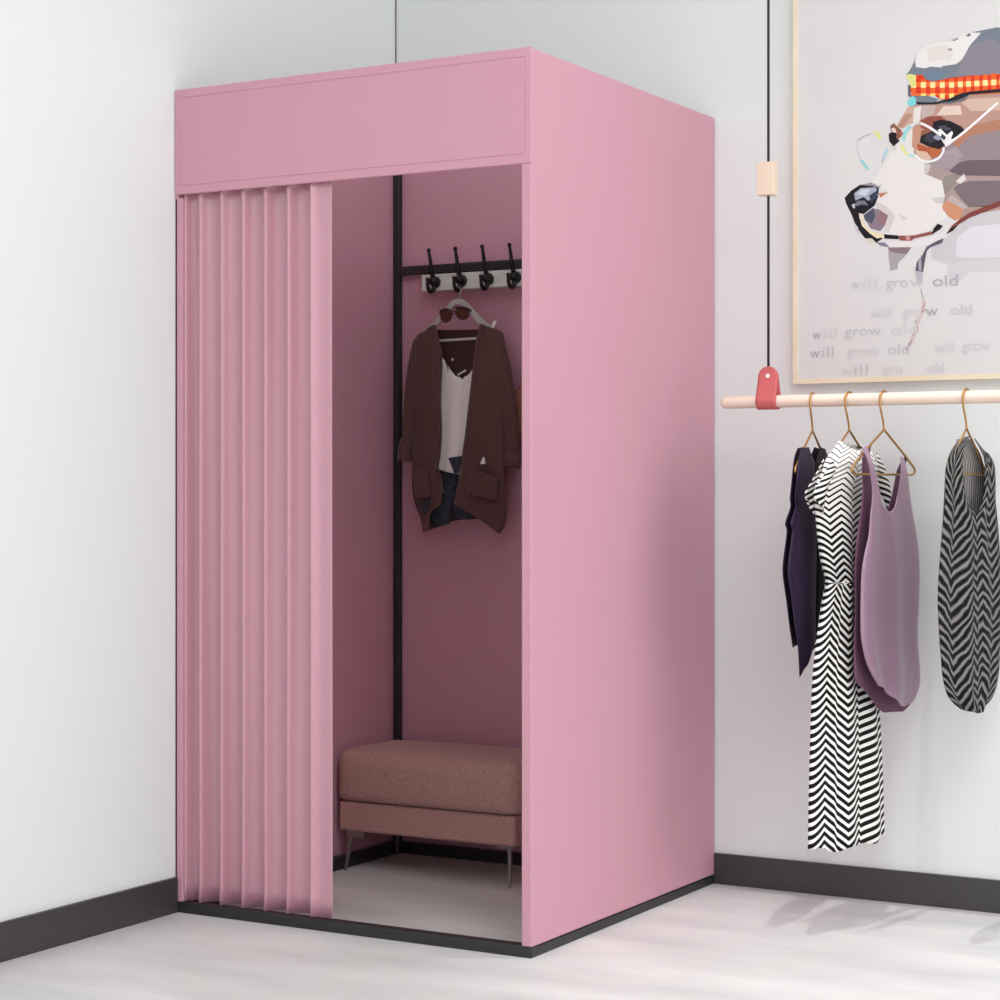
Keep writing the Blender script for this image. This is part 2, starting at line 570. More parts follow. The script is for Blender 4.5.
def sleeve(cpx, wid, dep, cuffpx, cw, dd):
    bm = B()
    c = smoothpath([gz(*p) for p in cpx], 7)
    n = len(c)
    rings = []
    for i, p in enumerate(c):
        t = c[min(i + 1, n - 1)] - c[max(i - 1, 0)]
        t /= np.linalg.norm(t)
        nn = np.array([-t[1], t[0]])
        w = np.interp(i / (n - 1), np.linspace(0, 1, len(wid)), wid) / 2
        rings.append([bm.verts.new(G.pt(*(p + nn * w * math.cos(th)), dd + dep * math.sin(th) + .002 * math.sin(3 * th + i * .5))) for th in [2 * PI * k / 14 for k in range(14)]])
    for A, C in zip(rings, rings[1:]):
        for k in range(14): bm.faces.new((A[k], A[(k + 1) % 14], C[(k + 1) % 14], C[k]))
    bm.faces.new(rings[0])
    s = obj('sleeve', bm, M['cardigan'], car, smooth=True)
    bm = B()
    c = smoothpath([gz(*p) for p in cuffpx], 4)
    rings = []
    n = len(c)
    for i, p in enumerate(c):
        t = c[min(i + 1, n - 1)] - c[max(i - 1, 0)]
        t /= np.linalg.norm(t)
        nn = np.array([-t[1], t[0]])
        rings.append([bm.verts.new(G.pt(*(p + nn * cw / 2 * math.cos(th)), dd + (dep + .003) * math.sin(th))) for th in [2 * PI * k / 14 for k in range(14)]])
    for A, C in zip(rings, rings[1:]):
        for k in range(14): bm.faces.new((A[k], A[(k + 1) % 14], C[(k + 1) % 14], C[k]))
    obj('cuff', bm, M['cardigan'], s, smooth=True, solid=.004)
    return s


sleeve([(417.5, 339.5), (412.8, 368), (409.8, 410), (408.0, 444)], [.012, .034, .036, .038], .015, [(408.2, 440.5), (406, 450), (405, 461)], .041, .0)
sleeve([(500.2, 337), (504.5, 368), (509, 410), (512.5, 455)], [.012, .036, .042, .046], .015, [(512.6, 450), (512.8, 459), (511.5, 466.5)], .047, .0)
bm = B()
for pk in (((472, 467), (498, 479), (497, 500), (468, 495)), ((414, 473), (427, 467), (430, 497), (416, 500))):
    g = sheet(B() if False else bm, G, [(pk[0], pk[1]), (pk[3], pk[2])], 8, 8, lambda s, j, a, z: .003 * math.sin(PI * s), d=.0385)
    if pk[0][0] == 472:
        obj('pocket', bm, M['cardigan'], car, smooth=True, solid=.004)
        bm = B()
obj('pocket', bm, M['cardigan'], car, smooth=True, solid=.004)
bm = B()
slab(bm, G, [G.px(*p, .034) for p in ((480.5, 464), (483.5, 457), (485, 464))], .028, .036)
tag(obj('badge', bm, M['white'], car), 'small white triangular mark above pocket')

bm = B()
ball(bm, G.pt(*G.px(452.5, 359.5, -.022), -.022), .0038)
tag(obj('snap_button', bm, M['white'], car, smooth=True), 'pale round snap at inner back')

cami = thing('camisole', 'off white V neck camisole hanging under the brown cardigan', 'camisole', (hgx, -.1, 1.1))
bm = B()
cd_ = lambda s, j, a, z: .0085 + .004 * math.sin(PI * s) + .003 * math.sin(9 * s + 2 * j) * j
sheet(bm, G, [((440.5, 353), (441.5, 354)), ((440, 375), (456, 375)), ((439.5, 382), (464, 381)), ((439, 410), (462, 410)), ((439, 445), (460, 445)), ((437, 469), (459.5, 474.5))], 10, 36, cd_)
sheet(bm, G, [((474.6, 369), (475.5, 370)), ((470, 375), (474.5, 376)), ((464, 381), (473.5, 384)), ((462, 410), (471, 410)), ((460, 445), (467, 445)), ((459.5, 474.5), (462.5, 475))], 6, 36, lambda s, j, a, z: cd_(1, j, a, z) * (1 - s) + .008 * s)
obj('body', bm, M['cami'], cami, smooth=True, solid=.002)
for pts in (((435, 327), (440, 345), (441.5, 354)), ((485, 327), (480, 350), (475.5, 370))):
    bm = B()
    tube(bm, [G.pt(*gz(*p), .0095) for p in smoothpath(pts, 5)], .0018, 6)
    obj('strap', bm, M['cami'], cami, smooth=True)
bm = B()
tube(bm, [G.pt(*gz(*p), .004) for p in ((458.5, 375), (466.5, 370.5))], .0024, 6)
obj('neck_tag', bm, M['white'], cami)

neck = thing('necklace', 'tiny silver necklace at the neckline of the white camisole', 'necklace', tuple(G.pt(*gz(452, 366))))
bm = B()
tube(bm, [G.pt(*gz(*p), .0185) for p in smoothpath([(449, 362), (450.5, 366), (452, 370)], 4)], .0012, 6)
obj('chain', bm, M['iron'], neck)
bm = B()
ball(bm, G.pt(*gz(452, 371), .0200), .0036)
obj('pendant', bm, M['silver'], neck, smooth=True)

sh = thing('denim_shorts', 'dark denim shorts hanging between the lower cardigan fronts', 'shorts', (hgx, -.1, .95))
bm = B()
sd = lambda s, j, a, z: -.007 + .004 * math.sin(PI * s)
sheet(bm, G, [((436, 462), (459, 462)), ((432, 490), (451, 500)), ((429, 515), (448, 517)), ((434, 528), (448, 524))], 8, 18, sd)
sheet(bm, G, [((459, 462), (474, 462)), ((451, 500), (474, 495)), ((452, 516), (472, 514)), ((454, 517), (469, 520))], 8, 18, sd)
obj('shorts_leg', bm, M['denim'], sh, smooth=True, solid=.003)
bm = B()
slab(bm, G, [gz(*p) for p in ((452, 458), (465.5, 456), (462.5, 472.5), (458.5, 474))], .018, .0205)
obj('waist_tab', bm, M['denim'], sh)
bm = B()
slab(bm, G, [G.px(*p, .037) for p in ((421, 501), (429.5, 499), (426, 515), (422.5, 512))], .0365, .039)
obj('pocket_lining', bm, M['denim'], sh)

# sunglasses
sg = thing('sunglasses', 'brown sunglasses hooked over the neck of the grey hanger', 'sunglasses', tuple(G.pt(*gz(457, 312))))
GF = Frame(0, -.105 - .017, 0)


def lens_pts(cu, cv, ru, rv, tilt=0.):
    out = []
    for k in range(24):
        t = 2 * PI * k / 24
        x, y = math.cos(t), math.sin(t)
        w = 1.0 + .12 * (y < 0) * (-y)
        x, y = x * ru * (1.1 if y < 0 else .95), y * rv
        out.append(GF.px(cu + x * math.cos(tilt) - y * math.sin(tilt), cv + x * math.sin(tilt) + y * math.cos(tilt)))
    return out


fbm = B()
for (cu, cv, ru, rv, ti) in ((446.3, 315.5, 5.6, 6.6, .12), (463, 313.5, 6.6, 6.0, -.1)):
    P = lens_pts(cu, cv, ru, rv, ti)
    bm = B()
    slab(bm, GF, P, 0, .003)
    obj('lens', bm, M['lens'], sg, bevel=.0008)
    tube(fbm, [GF.pt(a, z, .0015) for a, z in P], .0022, 6, closed=True)
tube(fbm, [GF.pt(*GF.px(*p), .002) for p in smoothpath([(451.5, 313), (454, 311), (457, 311)], 4)], .002, 6)
tube(fbm, [GF.pt(*GF.px(*p), .003) for p in smoothpath([(440, 313), (442, 310.5), (447, 309)], 4)], .0028, 6)
tube(fbm, [GF.pt(*GF.px(*p), .003) for p in smoothpath([(456, 307.8), (464, 307.5), (471, 310.5)], 4)], .0034, 6)
obj('frame', fbm, M['gun'], sg, smooth=True)
for (u, v, sx) in ((440.5, 313), (471, 310.5)) and ((440.5, 313, -1), (471, 310.5, 1)):
    bm = B()
    a, z = GF.px(u, v)
    dd = -.0035 if sx < 0 else -.0062
    tube(bm, smoothpath([GF.pt(a, z, 0), GF.pt(a - sx * .004, z - .001, dd), GF.pt(a - sx * .04, z - .004, dd), GF.pt(a - sx * .085, z - .012, dd)], 4), .0012, 6)
    obj('temple', bm, M['gun'], sg)

# bag on the hidden fifth hook
x5 = hx[3] + sp
bag = thing('handbag', 'tan leather bag mostly hidden behind the right edge of the booth opening', 'bag', (x5, -.056, 1.15))
BF = Frame(x5, -.056, 0)
bm = B()
prof_b = [(.0, 1.158), (.060, 1.160), (.098, 1.175), (.114, 1.21), (.109, 1.26), (.088, 1.295), (.04, 1.305), (0, 1.306)]
out = [(-a, z) for a, z in prof_b[1:-1]][::1]
pts = smoothpath(prof_b, 3)
loop = [tuple(p) for p in pts] + [(-p[0], p[1]) for p in pts[::-1][1:-1]]
slab(bm, BF, loop, -.018, .017)
obj('body', bm, M['leatherbag'], bag, smooth=False, bevel=.010, seg=4)
bm = B()
fl = [(a * .99, z) for a, z in loop if z > 1.235]
fl = sorted([p for p in fl if p[0] >= 0], key=lambda p: p[1]) + sorted([p for p in fl if p[0] < 0], key=lambda p: -p[1])
slab(bm, BF, fl, .0175, .0205)
obj('flap', bm, M['leatherbag'], bag, bevel=.001)
bm = B()
tube(bm, smoothpath([BF.pt(-.074, 1.28, 0), BF.pt(-.060, 1.36, .0), BF.pt(-.026, 1.52, .012), BF.pt(-.013, hz - .030, .020), BF.pt(0, hz - .0190, .021), BF.pt(.013, hz - .030, .020), BF.pt(.026, 1.52, .012), BF.pt(.060, 1.36, 0), BF.pt(.074, 1.28, 0)], 6), .0038, 8)
obj('strap', bm, M['leatherbag'], bag, smooth=True)

# -------------------------------------------------------------------- bench
yb0, yb1 = -.338, -.062
bF = Frame(0, yb0, 0)
xl, xr = .031, bF.px(513.5, 830)[0]
zb0, zb1, zb2 = .107, .186, .326
bench = thing('bench_ottoman', 'upholstered rose brown bench on thin metal legs inside the booth', 'bench', ((xl + xr) / 2, -.2, 0))
obj('base', box(B(), xl, xr, yb0 + .004, yb1, zb0, zb1), M['bench'], bench, bevel=.009, seg=4, smooth=False)


def cushion(x0, x1, y0, y1, z0, z1):
    bm = B()
    nx, ny, nzz = 20, 12, 8

    def P(u, v, w):
        # rounded box with a crowned top
        x, y, z = 2 * u - 1, 2 * v - 1, 2 * w - 1
        hx_, hy_, hz_ = (x1 - x0) / 2, (y1 - y0) / 2, (z1 - z0) / 2
        r = .032
        p = np.array([x * hx_, y * hy_, z * hz_])
        rr = np.array([r, r, r if z > 0 else .012])
        core = np.clip(p, -np.array([hx_, hy_, hz_]) + rr, np.array([hx_, hy_, hz_]) - rr)
        dlt = (p - core) / rr
        ln = np.linalg.norm(dlt)
        if ln > 1e-6:
            mx = np.max(np.abs(dlt))
            p = core + dlt / ln * rr * mx
        bul = .010 * (1 - x * x) * (1 - y * y) * (z > .9) + 0
        p[2] += bul
        p[1] += math.copysign(.006 * (1 - z * z) * (1 - x ** 4), y) * (abs(y) > .9)
        p[0] += math.copysign(.004 * (1 - z * z) * (1 - y ** 4), x) * (abs(x) > .9)
        return (p[0] + (x0 + x1) / 2, p[1] + (y0 + y1) / 2, p[2] + (z0 + z1) / 2)

    def sp_(n):
        return [.5 - .5 * math.cos(PI * (.08 + .84 * i / n)) if 0 < i < n else i / n for i in range(n + 1)]
    U, V, Wt = sp_(nx), sp_(ny), sp_(nzz)

    def face(fn, A, C):
        g = [[bm.verts.new(fn(a, c)) for c in C] for a in A]
        for i in range(len(A) - 1):
            for k in range(len(C) - 1): bm.faces.new((g[i][k], g[i + 1][k], g[i + 1][k + 1], g[i][k + 1]))
    face(lambda a, c: P(a, c, 0), U, V); face(lambda a, c: P(a, c, 1), U, V)
    face(lambda a, c: P(a, 0, c), U, Wt); face(lambda a, c: P(a, 1, c), U, Wt)
    face(lambda a, c: P(0, a, c), V, Wt); face(lambda a, c: P(1, a, c), V, Wt)
    bmesh.ops.remove_doubles(bm, verts=bm.verts, dist=1e-4)
    return bm


obj('cushion', cushion(xl - .006, xr + .010, yb0 - .004, yb1 + .004, zb1 + .001, zb2), M['bench'], bench, smooth=True)
for sx, sy in ((0, 0), (1, 0), (0, 1), (1, 1)):
    bm = B()
    fx = xl + .020 if sx == 0 else xr - .016
    tx = xl + .032 if sx == 0 else xr - .022
    fy = yb0 + .008 if sy == 0 else yb1 - .012
    ty = yb0 + .022 if sy == 0 else yb1 - .024
    d = 1 if sx == 0 else -1
    # tapering blade
    top = [(tx - .008, ty - .004), (tx + .010, ty - .004), (tx + .010, ty + .004), (tx - .008, ty + .004)] if sx == 0 else [(tx - .004, ty - .008), (tx + .004, ty - .008), (tx + .004, ty + .008), (tx - .004, ty + .008)]
    bot = [(fx - .003, fy - .003), (fx + .003, fy - .003), (fx + .003, fy + .003), (fx - .003, fy + .003)]
    a = [bm.verts.new((x, y, zb0 + .001)) for x, y in top]
    b = [bm.verts.new((x, y, 0.0)) for x, y in bot]
    bm.faces.new(a); bm.faces.new(b[::-1])
    for k in range(4): bm.faces.new((a[k], a[(k + 1) % 4], b[(k + 1) % 4], b[k]))
    if sx == 0: box(bm, tx - .012, tx + .046, ty - .010, ty + .010, zb0 - .018, zb0 + .001)
    else: box(bm, tx - .034, tx + .010, ty - .010, ty + .010, zb0 - .008, zb0 + .001)
    obj('leg', bm, M['steel'], bench, bevel=.001)

# ------------------------------------------------------------- hanging rail
RY, RZ, RR = -.28, 1.2425, .0152
RF = Frame(0, RY, 0)
rx0 = RF.px(721, 402)[0]
sx_ = RF.px(768.4, 390)[0]
bx_ = sx_
rail = thing('hanging_clothes_rail', 'pale wooden clothes rail hung on a black cord with coral leather strap', 'clothes rail', (sx_, RY, RZ))
RX1 = 2.16
bm = B()
n = 8
P, R = [], []
for k in range(n + 1):
    t = k / n * PI / 2
    P.append((rx0 + RR * (1 - math.cos(t)) * .9, RY, RZ))
    R.append(max(.0012, RR * math.sin(t)))
P += [(1.6, RY, RZ)]; R += [RR]
for k in range(n + 1):
    t = PI / 2 - k / n * PI / 2
    P.append((RX1 - RR * (1 - math.cos(t)) * .9, RY, RZ))
    R.append(max(.0012, RR * math.sin(t)))
tube(bm, P, R, 24)
obj('rail', bm, M['rail'], rail, smooth=True)
SW = .0245
ZT = RF.px(768, 366.5)[1]


def strap_bm(xc):
    bm = B()
    zc = RZ
    r = RR + .0028
    right = [(-.0022, ZT - .004 * 0), (-.0024, ZT - .02), (-.005, ZT - .035), (-.013, zc + .018), (-r, zc + .004)]
    right = [np.array(p) for p in smoothpath(right, 8)]
    arc = [np.array((-r * math.cos(t), zc - r * math.sin(t))) for t in np.linspace(.1, PI - .1, 14)]
    left = [np.array((-p[0], p[1])) for p in right[::-1]]
    path = right + arc + left
    # arc length from the two ends for rounded ends
    ss = [0]
    for a, b in zip(path, path[1:]): ss.append(ss[-1] + np.linalg.norm(b - a))
    tot = ss[-1]
    rows = []
    ext = [0, .0008, .002, .004, .007, .011, .016, .022, .0285]
    ext = [e * SW / .0285 for e in ext]
    S_ = ext + list(np.linspace(.034, tot - .034, 40)) + [tot - e for e in ext[::-1]]
    for s in S_:
        y = np.interp(s, ss, [p[0] for p in path]); z = np.interp(s, ss, [p[1] for p in path])
        e = min(s, tot - s)
        w = SW if e >= SW else math.sqrt(max(1e-8, SW ** 2 - (SW - e) ** 2))
        w = max(w, .003)
        w *= 1 + .06 * min(1, e / .06)
        rows.append([bm.verts.new((xc + w * q, RY + y, z)) for q in np.linspace(-1, 1, 9)])
    for a, b in zip(rows, rows[1:]):
        for k in range(8): bm.faces.new((a[k], a[k + 1], b[k + 1], b[k]))
    return bm


zr = RF.px(768, 376)[1]
for xc in (sx_, RX1 - .11):
    st = obj('strap', strap_bm(xc), M['leather'], rail, smooth=True, solid=.0032)
    tag(st, 'coral leather strap') if xc == sx_ else None
    bm = B()
    cyl(bm, (xc, RY - .0045, zr), .0052, .004, 'Y', 16)
    obj('rivet', bm, M['white'], st, bevel=.0008)
    bm = B()
    tube(bm, [(xc, RY, ZT - .012), (xc, RY, CEIL)], .0032, 10)
    obj('cord', bm, M['cord'], rail, smooth=True)
    zb_, zt_ = RF.px(765, 196)[1], RF.px(765, 163)[1]
    bm = B()
    box(bm, xc - .0235, xc + .0195, RY - .018, RY + .014, zb_, zt_)
    obj('toggle_block', bm, M['block'], rail, bevel=.002)

# ------------------------------------------------------------- gold hangers
ang = {'plum': PI / 2 + .09, 'dress': PI / 2 - .15, 'tank': PI / 2 - .15, 'dark': PI / 2 - .12}
hook_u = {'plum': 812.5, 'dress': 849.3, 'tank': 884, 'dark': 966.6}
FR = {}
for k in ang:
    x = RF.px(hook_u[k], 396)[0]
    FR[k] = Frame(x, RY, ang[k])
first = thing('gold_hanger', 'gold wire hanger holding the plum top, first hanger on the rail', 'hanger', (0, 0, 0), 'gold wire hangers on the rail')
bm = B()
hk = smoothpath([(.0205, 0, .004), (.0155, 0, .0135), (0, 0, .0192), (-.0145, 0, .0135), (-.0205, 0, 0), (-.018, 0, -.020), (-.009, 0, -.042), (-.003, 0, -.057), (0, 0, -.073)], 6)
tube(bm, hk, .0026, 8)
obj('hook', bm, M['gold'], first, smooth=True)
bm = B()
half = [(0, -.072), (.060, -.104), (.120, -.137), (.154, -.157), (.164, -.165), (.163, -.173), (.150, -.178)]
pl = smoothpath(half[:4], 2)[:-1] + smoothpath(half[3:], 4)
loop = [(a, 0, z) for a, z in pl] + [(-a, 0, z) for a, z in pl[::-1][:-1]]
tube(bm, loop, .0028, 8, closed=True)
obj('frame', bm, M['gold'], first, smooth=True)
lab = {'plum': None, 'dress': 'gold wire hanger holding the long white zigzag dress', 'tank': 'gold wire hanger holding the mauve tank top', 'dark': 'gold wire hanger holding the dark striped top at the far right'}
for k in ang:
    if k == 'plum': o = first
    else:
        o = first.copy()
        o['label'] = lab[k]
        COL.objects.link(o)
        for ch in list(first.children):
            c = ch.copy()
            c.parent = o
            COL.objects.link(c)
    o.location = (FR[k].o[0], FR[k].o[1], RZ)
    o.rotation_euler = (0, 0, ang[k])
    for ch in o.children:
        if ch.name.startswith('frame'): ch.scale = ({'plum': .88, 'dress': .70, 'tank': .95, 'dark': .60}[k], 1, 1)

# --------------------------------------------------------------- plum top
fp = FR['plum']
top = thing('hanging_plum_top', 'plum and black sleeveless top with jagged hem, first garment on the rail', 'top', tuple(fp.pt(0, .8)))
dp = lambda sg: (lambda s, j, a, z: sg * (.006 + .020 * math.sin(PI * min(1, .1 + .9 * (s if sg_l else 1 - s)) * .5) ** .8 * min(1, j * 1.6) + .006 * math.sin(8 * s + 3 * j) * j))


def half_depth(sg, left, amp, base=.005, fold=.005, k=8):
    def f(s, j, a, z):
        e = s if left else 1 - s
        return sg * (base + amp * math.sin(PI / 2 * min(1, e + .02)) ** .6 * min(1, .15 + j * 1.5)) + fold * math.sin(k * e + 3 * j) * min(1, 1.5 * j) * e
    return f


lrows = [((800, 448), (806, 447)), ((797, 456), (808.5, 456)), ((795.5, 466), (811, 464)), ((794, 482), (811, 480)), ((792.5, 498), (811, 498)), ((793, 507), (811, 508)), ((788, 523), (811, 524)), ((789.5, 532), (811, 532)), ((786, 560), (811, 560)), ((785.5, 575), (811, 575)), ((789, 600), (811, 600)), ((792, 625), (811, 622)), ((795.5, 648), (811, 642)), ((797, 677), (804, 655))]
rrows = [((817, 447), (823, 449)), ((814, 456), (826, 458)), ((811, 464), (828, 470)), ((811, 480), (829, 482)), ((811, 498), (829, 500)), ((811, 524), (829, 524)), ((811, 560), (830, 560)), ((811, 600), (831, 600)), ((811, 622), (830, 622)), ((811, 642), (829, 640))]
bm = B()
sheet(bm, fp, lrows, 10, 60, half_depth(1, True, .010))
sheet(bm, fp, rrows, 10, 60, half_depth(1, False, .010), mi=1)
obj('front', bm, [M['plum'], M['plumblack']], top, smooth=True, solid=.0015)
bm = B()
sheet(bm, fp, lrows[:-1] , 10, 60, half_depth(-1, True, .010), mi=0)
sheet(bm, fp, rrows, 10, 60, half_depth(-1, False, .010))
obj('back', bm, M['plum'], top, smooth=True, solid=.0015)
bm = B()
sheet(bm, fp, [((804, 650), (824, 640)), ((805, 657), (817, 643))], 10, 8, lambda s, j, a, z: .002 + .004 * math.sin(14 * s))
obj('hem_ruffle', bm, M['plumblack'], top, smooth=True, solid=.0012)

# ------------------------------------------------------------- zigzag dress
fd = FR['dress']
dress = thing('hanging_dress', 'long black and white zigzag striped dress hanging on the rail', 'dress', tuple(fd.pt(0, .1)))
dr = [((839, 441), (862, 446)), ((833, 450), (870, 452)), ((826, 460), (874, 461)), ((822, 472), (877, 473)), ((816, 484), (878, 484)), ((815, 497), (878, 497)), ((815.5, 512), (876, 512)), ((817.5, 535), (871, 535)), ((821, 560), (864, 560)), ((826, 582), (858, 582)), ((822, 602), (862, 602)), ((816.5, 640), (869, 640)), ((812.5, 680), (874, 680)), ((810.5, 730), (878, 725)), ((809, 790), (880.5, 780)), ((808, 851), (882, 831))]
zt_d, zb_d = fd.px(845, 441)[1], fd.px(845, 850)[1]
HW = fd.px(845, 582)[1] - zb_d
HX = np.linspace(-.1, 1.2, 400)
HV = np.cumsum(np.interp(HX, [0, HW - .1, HW, HW + .18, HW + .36], [50, 54, 62, 64, 100])) * (HX[1] - HX[0])


def dv(z): return float(np.interp(z - zb_d, HX, HV))


M['chev'] = chevron_mat('zigzag_weave', (20, 18, 19), (236, 233, 230), 0, .46, .80, dv(zb_d + HW + .10), dv(zb_d + HW + .30))


def zig(s, z):
    if z - zb_d < HW:
        return float(np.interp(s, [0, .105, .205, .213, .31, .515, .525, 1], [0, -1.45, -.2, .3, 1.6, .15, .65, -1.0]))
    return float(np.interp(s, [0, .11, .25, .40, .408, .60, .80, 1], [0, 1.2, -.1, 1.4, 1.8, .5, 1.8, .8]))


def duv(ns, ph): return lambda s, j, a, z: (0, dv(z) + zig((s + ph) % 1 if ph else s, z))


def dfront(s, j, a, z):
    w = max(0, 1 - (2 * s - 1) ** 2) ** .5
    t = np.interp(j, [0, .15, .35, .5, 1], [.012, .034, .028, .034, .040])
    f = np.interp(j, [0, .2, .5, .65, 1], [.0, .002, .003, .006, .008])
    return t * w + f * math.cos(2 * PI * 2.6 * s + .8) * w


def dback(s, j, a, z):
    w = max(0, 1 - (2 * s - 1) ** 2) ** .5
    t = np.interp(j, [0, .15, .35, .5, 1], [.008, .016, .016, .018, .020])
    f = np.interp(j, [0, .2, .5, .65, 1], [0, .001, .004, .008, .01])
    return -t * w + f * math.sin(2 * PI * 2.5 * s + .3) * w


hemf = lambda s, j: (0, (.004 * math.sin(2 * PI * 2.6 * s + .8) + .003 * math.sin(25 * s) - .006 * math.sin(PI * s)) * max(0, j - .94) / .06)
neckf = lambda s, j: (0, -.016 * math.sin(PI * s) * max(0, .08 - j) / .08)
bm = B()
sheet(bm, fd, dr, 96, 150, dfront, uvf=duv(1, 0), post=lambda s, j: (0, hemf(s, j)[1] + neckf(s, j)[1]))
obj('front', bm, M['chev'], dress, smooth=True, solid=.0015)
bm = B()
sheet(bm, fd, dr, 32, 105, dback, uvf=duv(1, 0), post=hemf)
obj('back', bm, M['chev'], dress, smooth=True, solid=.0015)
for pts in ([((826, 459), (828, 475)), ((816, 478), (821, 490)), ((807, 494), (817, 512)), ((811, 501), (817, 514))], [((870, 452), (868, 475)), ((878, 466), (876, 495)), ((884, 486), (880, 506)), ((884.5, 498), (880, 510))]):
    bm = B()
    sheet(bm, fd, pts, 10, 16, lambda s, j, a, z: .016 + .006 * math.sin(PI * s), uvf=lambda s, j, a, z: (0, dv(z) * .9 - s * 1.2))
    sheet(bm, fd, pts, 10, 16, lambda s, j, a, z: -.006 - .004 * math.sin(PI * s), uvf=lambda s, j, a, z: (0, dv(z) * .9 - s * 1.2))
    obj('sleeve', bm, M['chev'], dress, smooth=True, solid=.0015)

# -------------------------------------------------------------- mauve tank
ft = FR['tank']
tank = thing('hanging_tank_top', 'mauve sleeveless tank top with curved hem hanging on a gold hanger', 'tank top', tuple(ft.pt(0, .7)))
lf = [((864.5, 448), (868.5, 446)), ((866.5, 458), (871, 460)), ((869.5, 472), (873.5, 472)), ((871.5, 490), (877, 490)), ((871, 503), (881, 506)), ((869.5, 516), (887, 515)), ((868, 535), (887.5, 535)), ((864, 553), (888, 555)), ((861, 572), (888, 575)), ((860, 600), (888, 600)), ((860, 632), (888.5, 637)), ((862, 648), (889, 657)), ((865, 661), (889, 674)), ((870, 673), (889, 687)), ((877, 685), (889, 698))]
rf = [((902.5, 457), (905.5, 457)), ((900.5, 467), (906, 467)), ((898.5, 480), (907.5, 480)), ((895.5, 495), (909, 493)), ((892, 507), (911, 507)), ((887, 515), (913, 518)), ((887.5, 535), (916, 535)), ((888, 555), (918, 555)), ((888, 575), (918.5, 575)), ((888, 600), (918, 600)), ((888.5, 637), (916.5, 637)), ((889, 657), (918, 657)), ((889, 674), (919, 672)), ((889, 687), (918.5, 686)), ((889, 698), (914, 698))]
hem_r = lambda s, j: (0, -.020 * math.sin(PI * s) * max(0, j - .9) / .1)
TD = .012


def tdep(left):
    def f(s, j, a, z):
        e = s if left else 1 - s
        k = min(1, max(0, (j - .2) / .5))
        return -(TD - .003) * max(0, 1 - j / .10) ** 1.5 + .002 + .012 * math.sin(PI / 2 * e) * min(1, 1.2 * j) + .010 * k * (math.sin(5.2 * e + (1.1 if left else 2.3)) * math.sin(PI / 2 * min(1, 3 * e))) * (1 - e * .5)
    return f


bm = B()
def join_mid(f, left): return lambda s, j, a, z: f(s, j, a, z)
gl = sheet(bm, ft, lf, 14, 78, tdep(True), d=TD)
gr = sheet(bm, ft, rf, 14, 78, tdep(False), d=TD, post=hem_r)
for A, C in zip(gl, gr):            # close the centre line
    if (A[-1].co - C[0].co).length < .02:
        mid = (A[-1].co + C[0].co) / 2
        A[-1].co = mid.copy()
        C[0].co = mid.copy()
obj('front', bm, M['mauve'], tank, smooth=True, solid=.0018)
lb = [((864.5, 448), (868.5, 446)), ((863, 458), (870, 460)), ((863, 475), (873, 478)), ((863.5, 490), (877, 495)), ((861.5, 512), (884, 508)), ((859, 528), (889, 516)), ((857, 545), (889, 545)), ((855.5, 575), (889, 575)), ((856, 610), (889, 610)), ((855, 640), (889, 640)), ((855, 668), (889, 668)), ((857, 682), (889, 688)), ((866, 691), (889, 703)), ((877, 705), (889, 713))]
rb = [((902, 457), (905, 457)), ((898, 470), (905, 470)), ((895, 488), (906, 488)), ((892, 502), (907, 502)), ((889, 512), (909, 512)), ((889, 520), (911, 524)), ((889, 545), (913, 545)), ((889, 575), (914, 575)), ((889, 610), (914, 610)), ((889, 640), (913, 640)), ((889, 668), (914, 668)), ((889, 688), (914, 688)), ((889, 703), (912, 702)), ((889, 713), (904, 711.5))]
bm = B()
bdep = lambda left: (lambda s, j, a, z: (TD - .003) * max(0, 1 - j / .10) ** 1.5 - .002 - .012 * math.sin(PI / 2 * (s if left else 1 - s)) * min(1, j))
g1 = sheet(bm, ft, lb, 14, 72, bdep(True), d=-TD)
g2 = sheet(bm, ft, rb, 14, 72, bdep(False), d=-TD)
obj('back', bm, M['mauve_shaded'], tank, smooth=True, solid=.0018)
# --------------------------------------------------- dark striped wrap top
fk = FR['dark']
dk = thing('hanging_wrap_top', 'black and grey blurred stripe wrap top at the far right of the rail', 'top', tuple(fk.pt(0, .7)))
c0 = 967.5
L4 = [((962, 437), (965, 436)), ((955, 446), (959, 448)), ((949, 455), (957, 462)), ((944, 466), (957.5, 480)), ((943, 482), (959, 495)), ((943, 500), (963, 508)), ((941, 520), (968, 518)), ((939, 545), (968, 545)), ((936, 580), (968, 580)), ((935.5, 610), (968, 610)), ((938, 645), (968, 645)), ((940, 675), (968, 675)), ((946, 697), (968, 697)), ((958, 709), (968, 713))]
mir = lambda p: (2 * 968 - p[0] + .0, p[1])
R4 = [(mir(b), mir(a)) for a, b in L4]
R4[0] = ((969.5, 438.5), (972, 438.5))
R4[1] = ((975, 449), (980, 449))
k_uv = lambda left: (lambda s, j, a, z: ((s * 2 if left else 4 - s * 2) + .3, (z - .75) / .024))
bm = B()
kd = lambda left: (lambda s, j, a, z: .006 + .018 * math.sin(PI / 2 * (s if left else 1 - s)) * min(1, .3 + j) + .008 * math.sin(9 * (s if left else 1 - s) + 2 * j) * min(1, j * 2) * math.sin(PI * s))
sheet(bm, fk, L4, 14, 78, kd(True), uvf=k_uv(True))
sheet(bm, fk, R4, 14, 78, lambda s, j, a, z: kd(False)(s, j, a, z), uvf=k_uv(False))
obj('front', bm, M['chevdark'], dk, smooth=True, solid=.0015)
bm = B()
Bk = [((962, 439), (974, 439)), ((953, 453), (983, 453)), ((949, 468), (987, 468)), ((948, 485), (988, 485)), ((946, 520), (990, 520)), ((942, 580), (994, 580)), ((943, 645), (993, 645)), ((950, 688), (986, 688))]
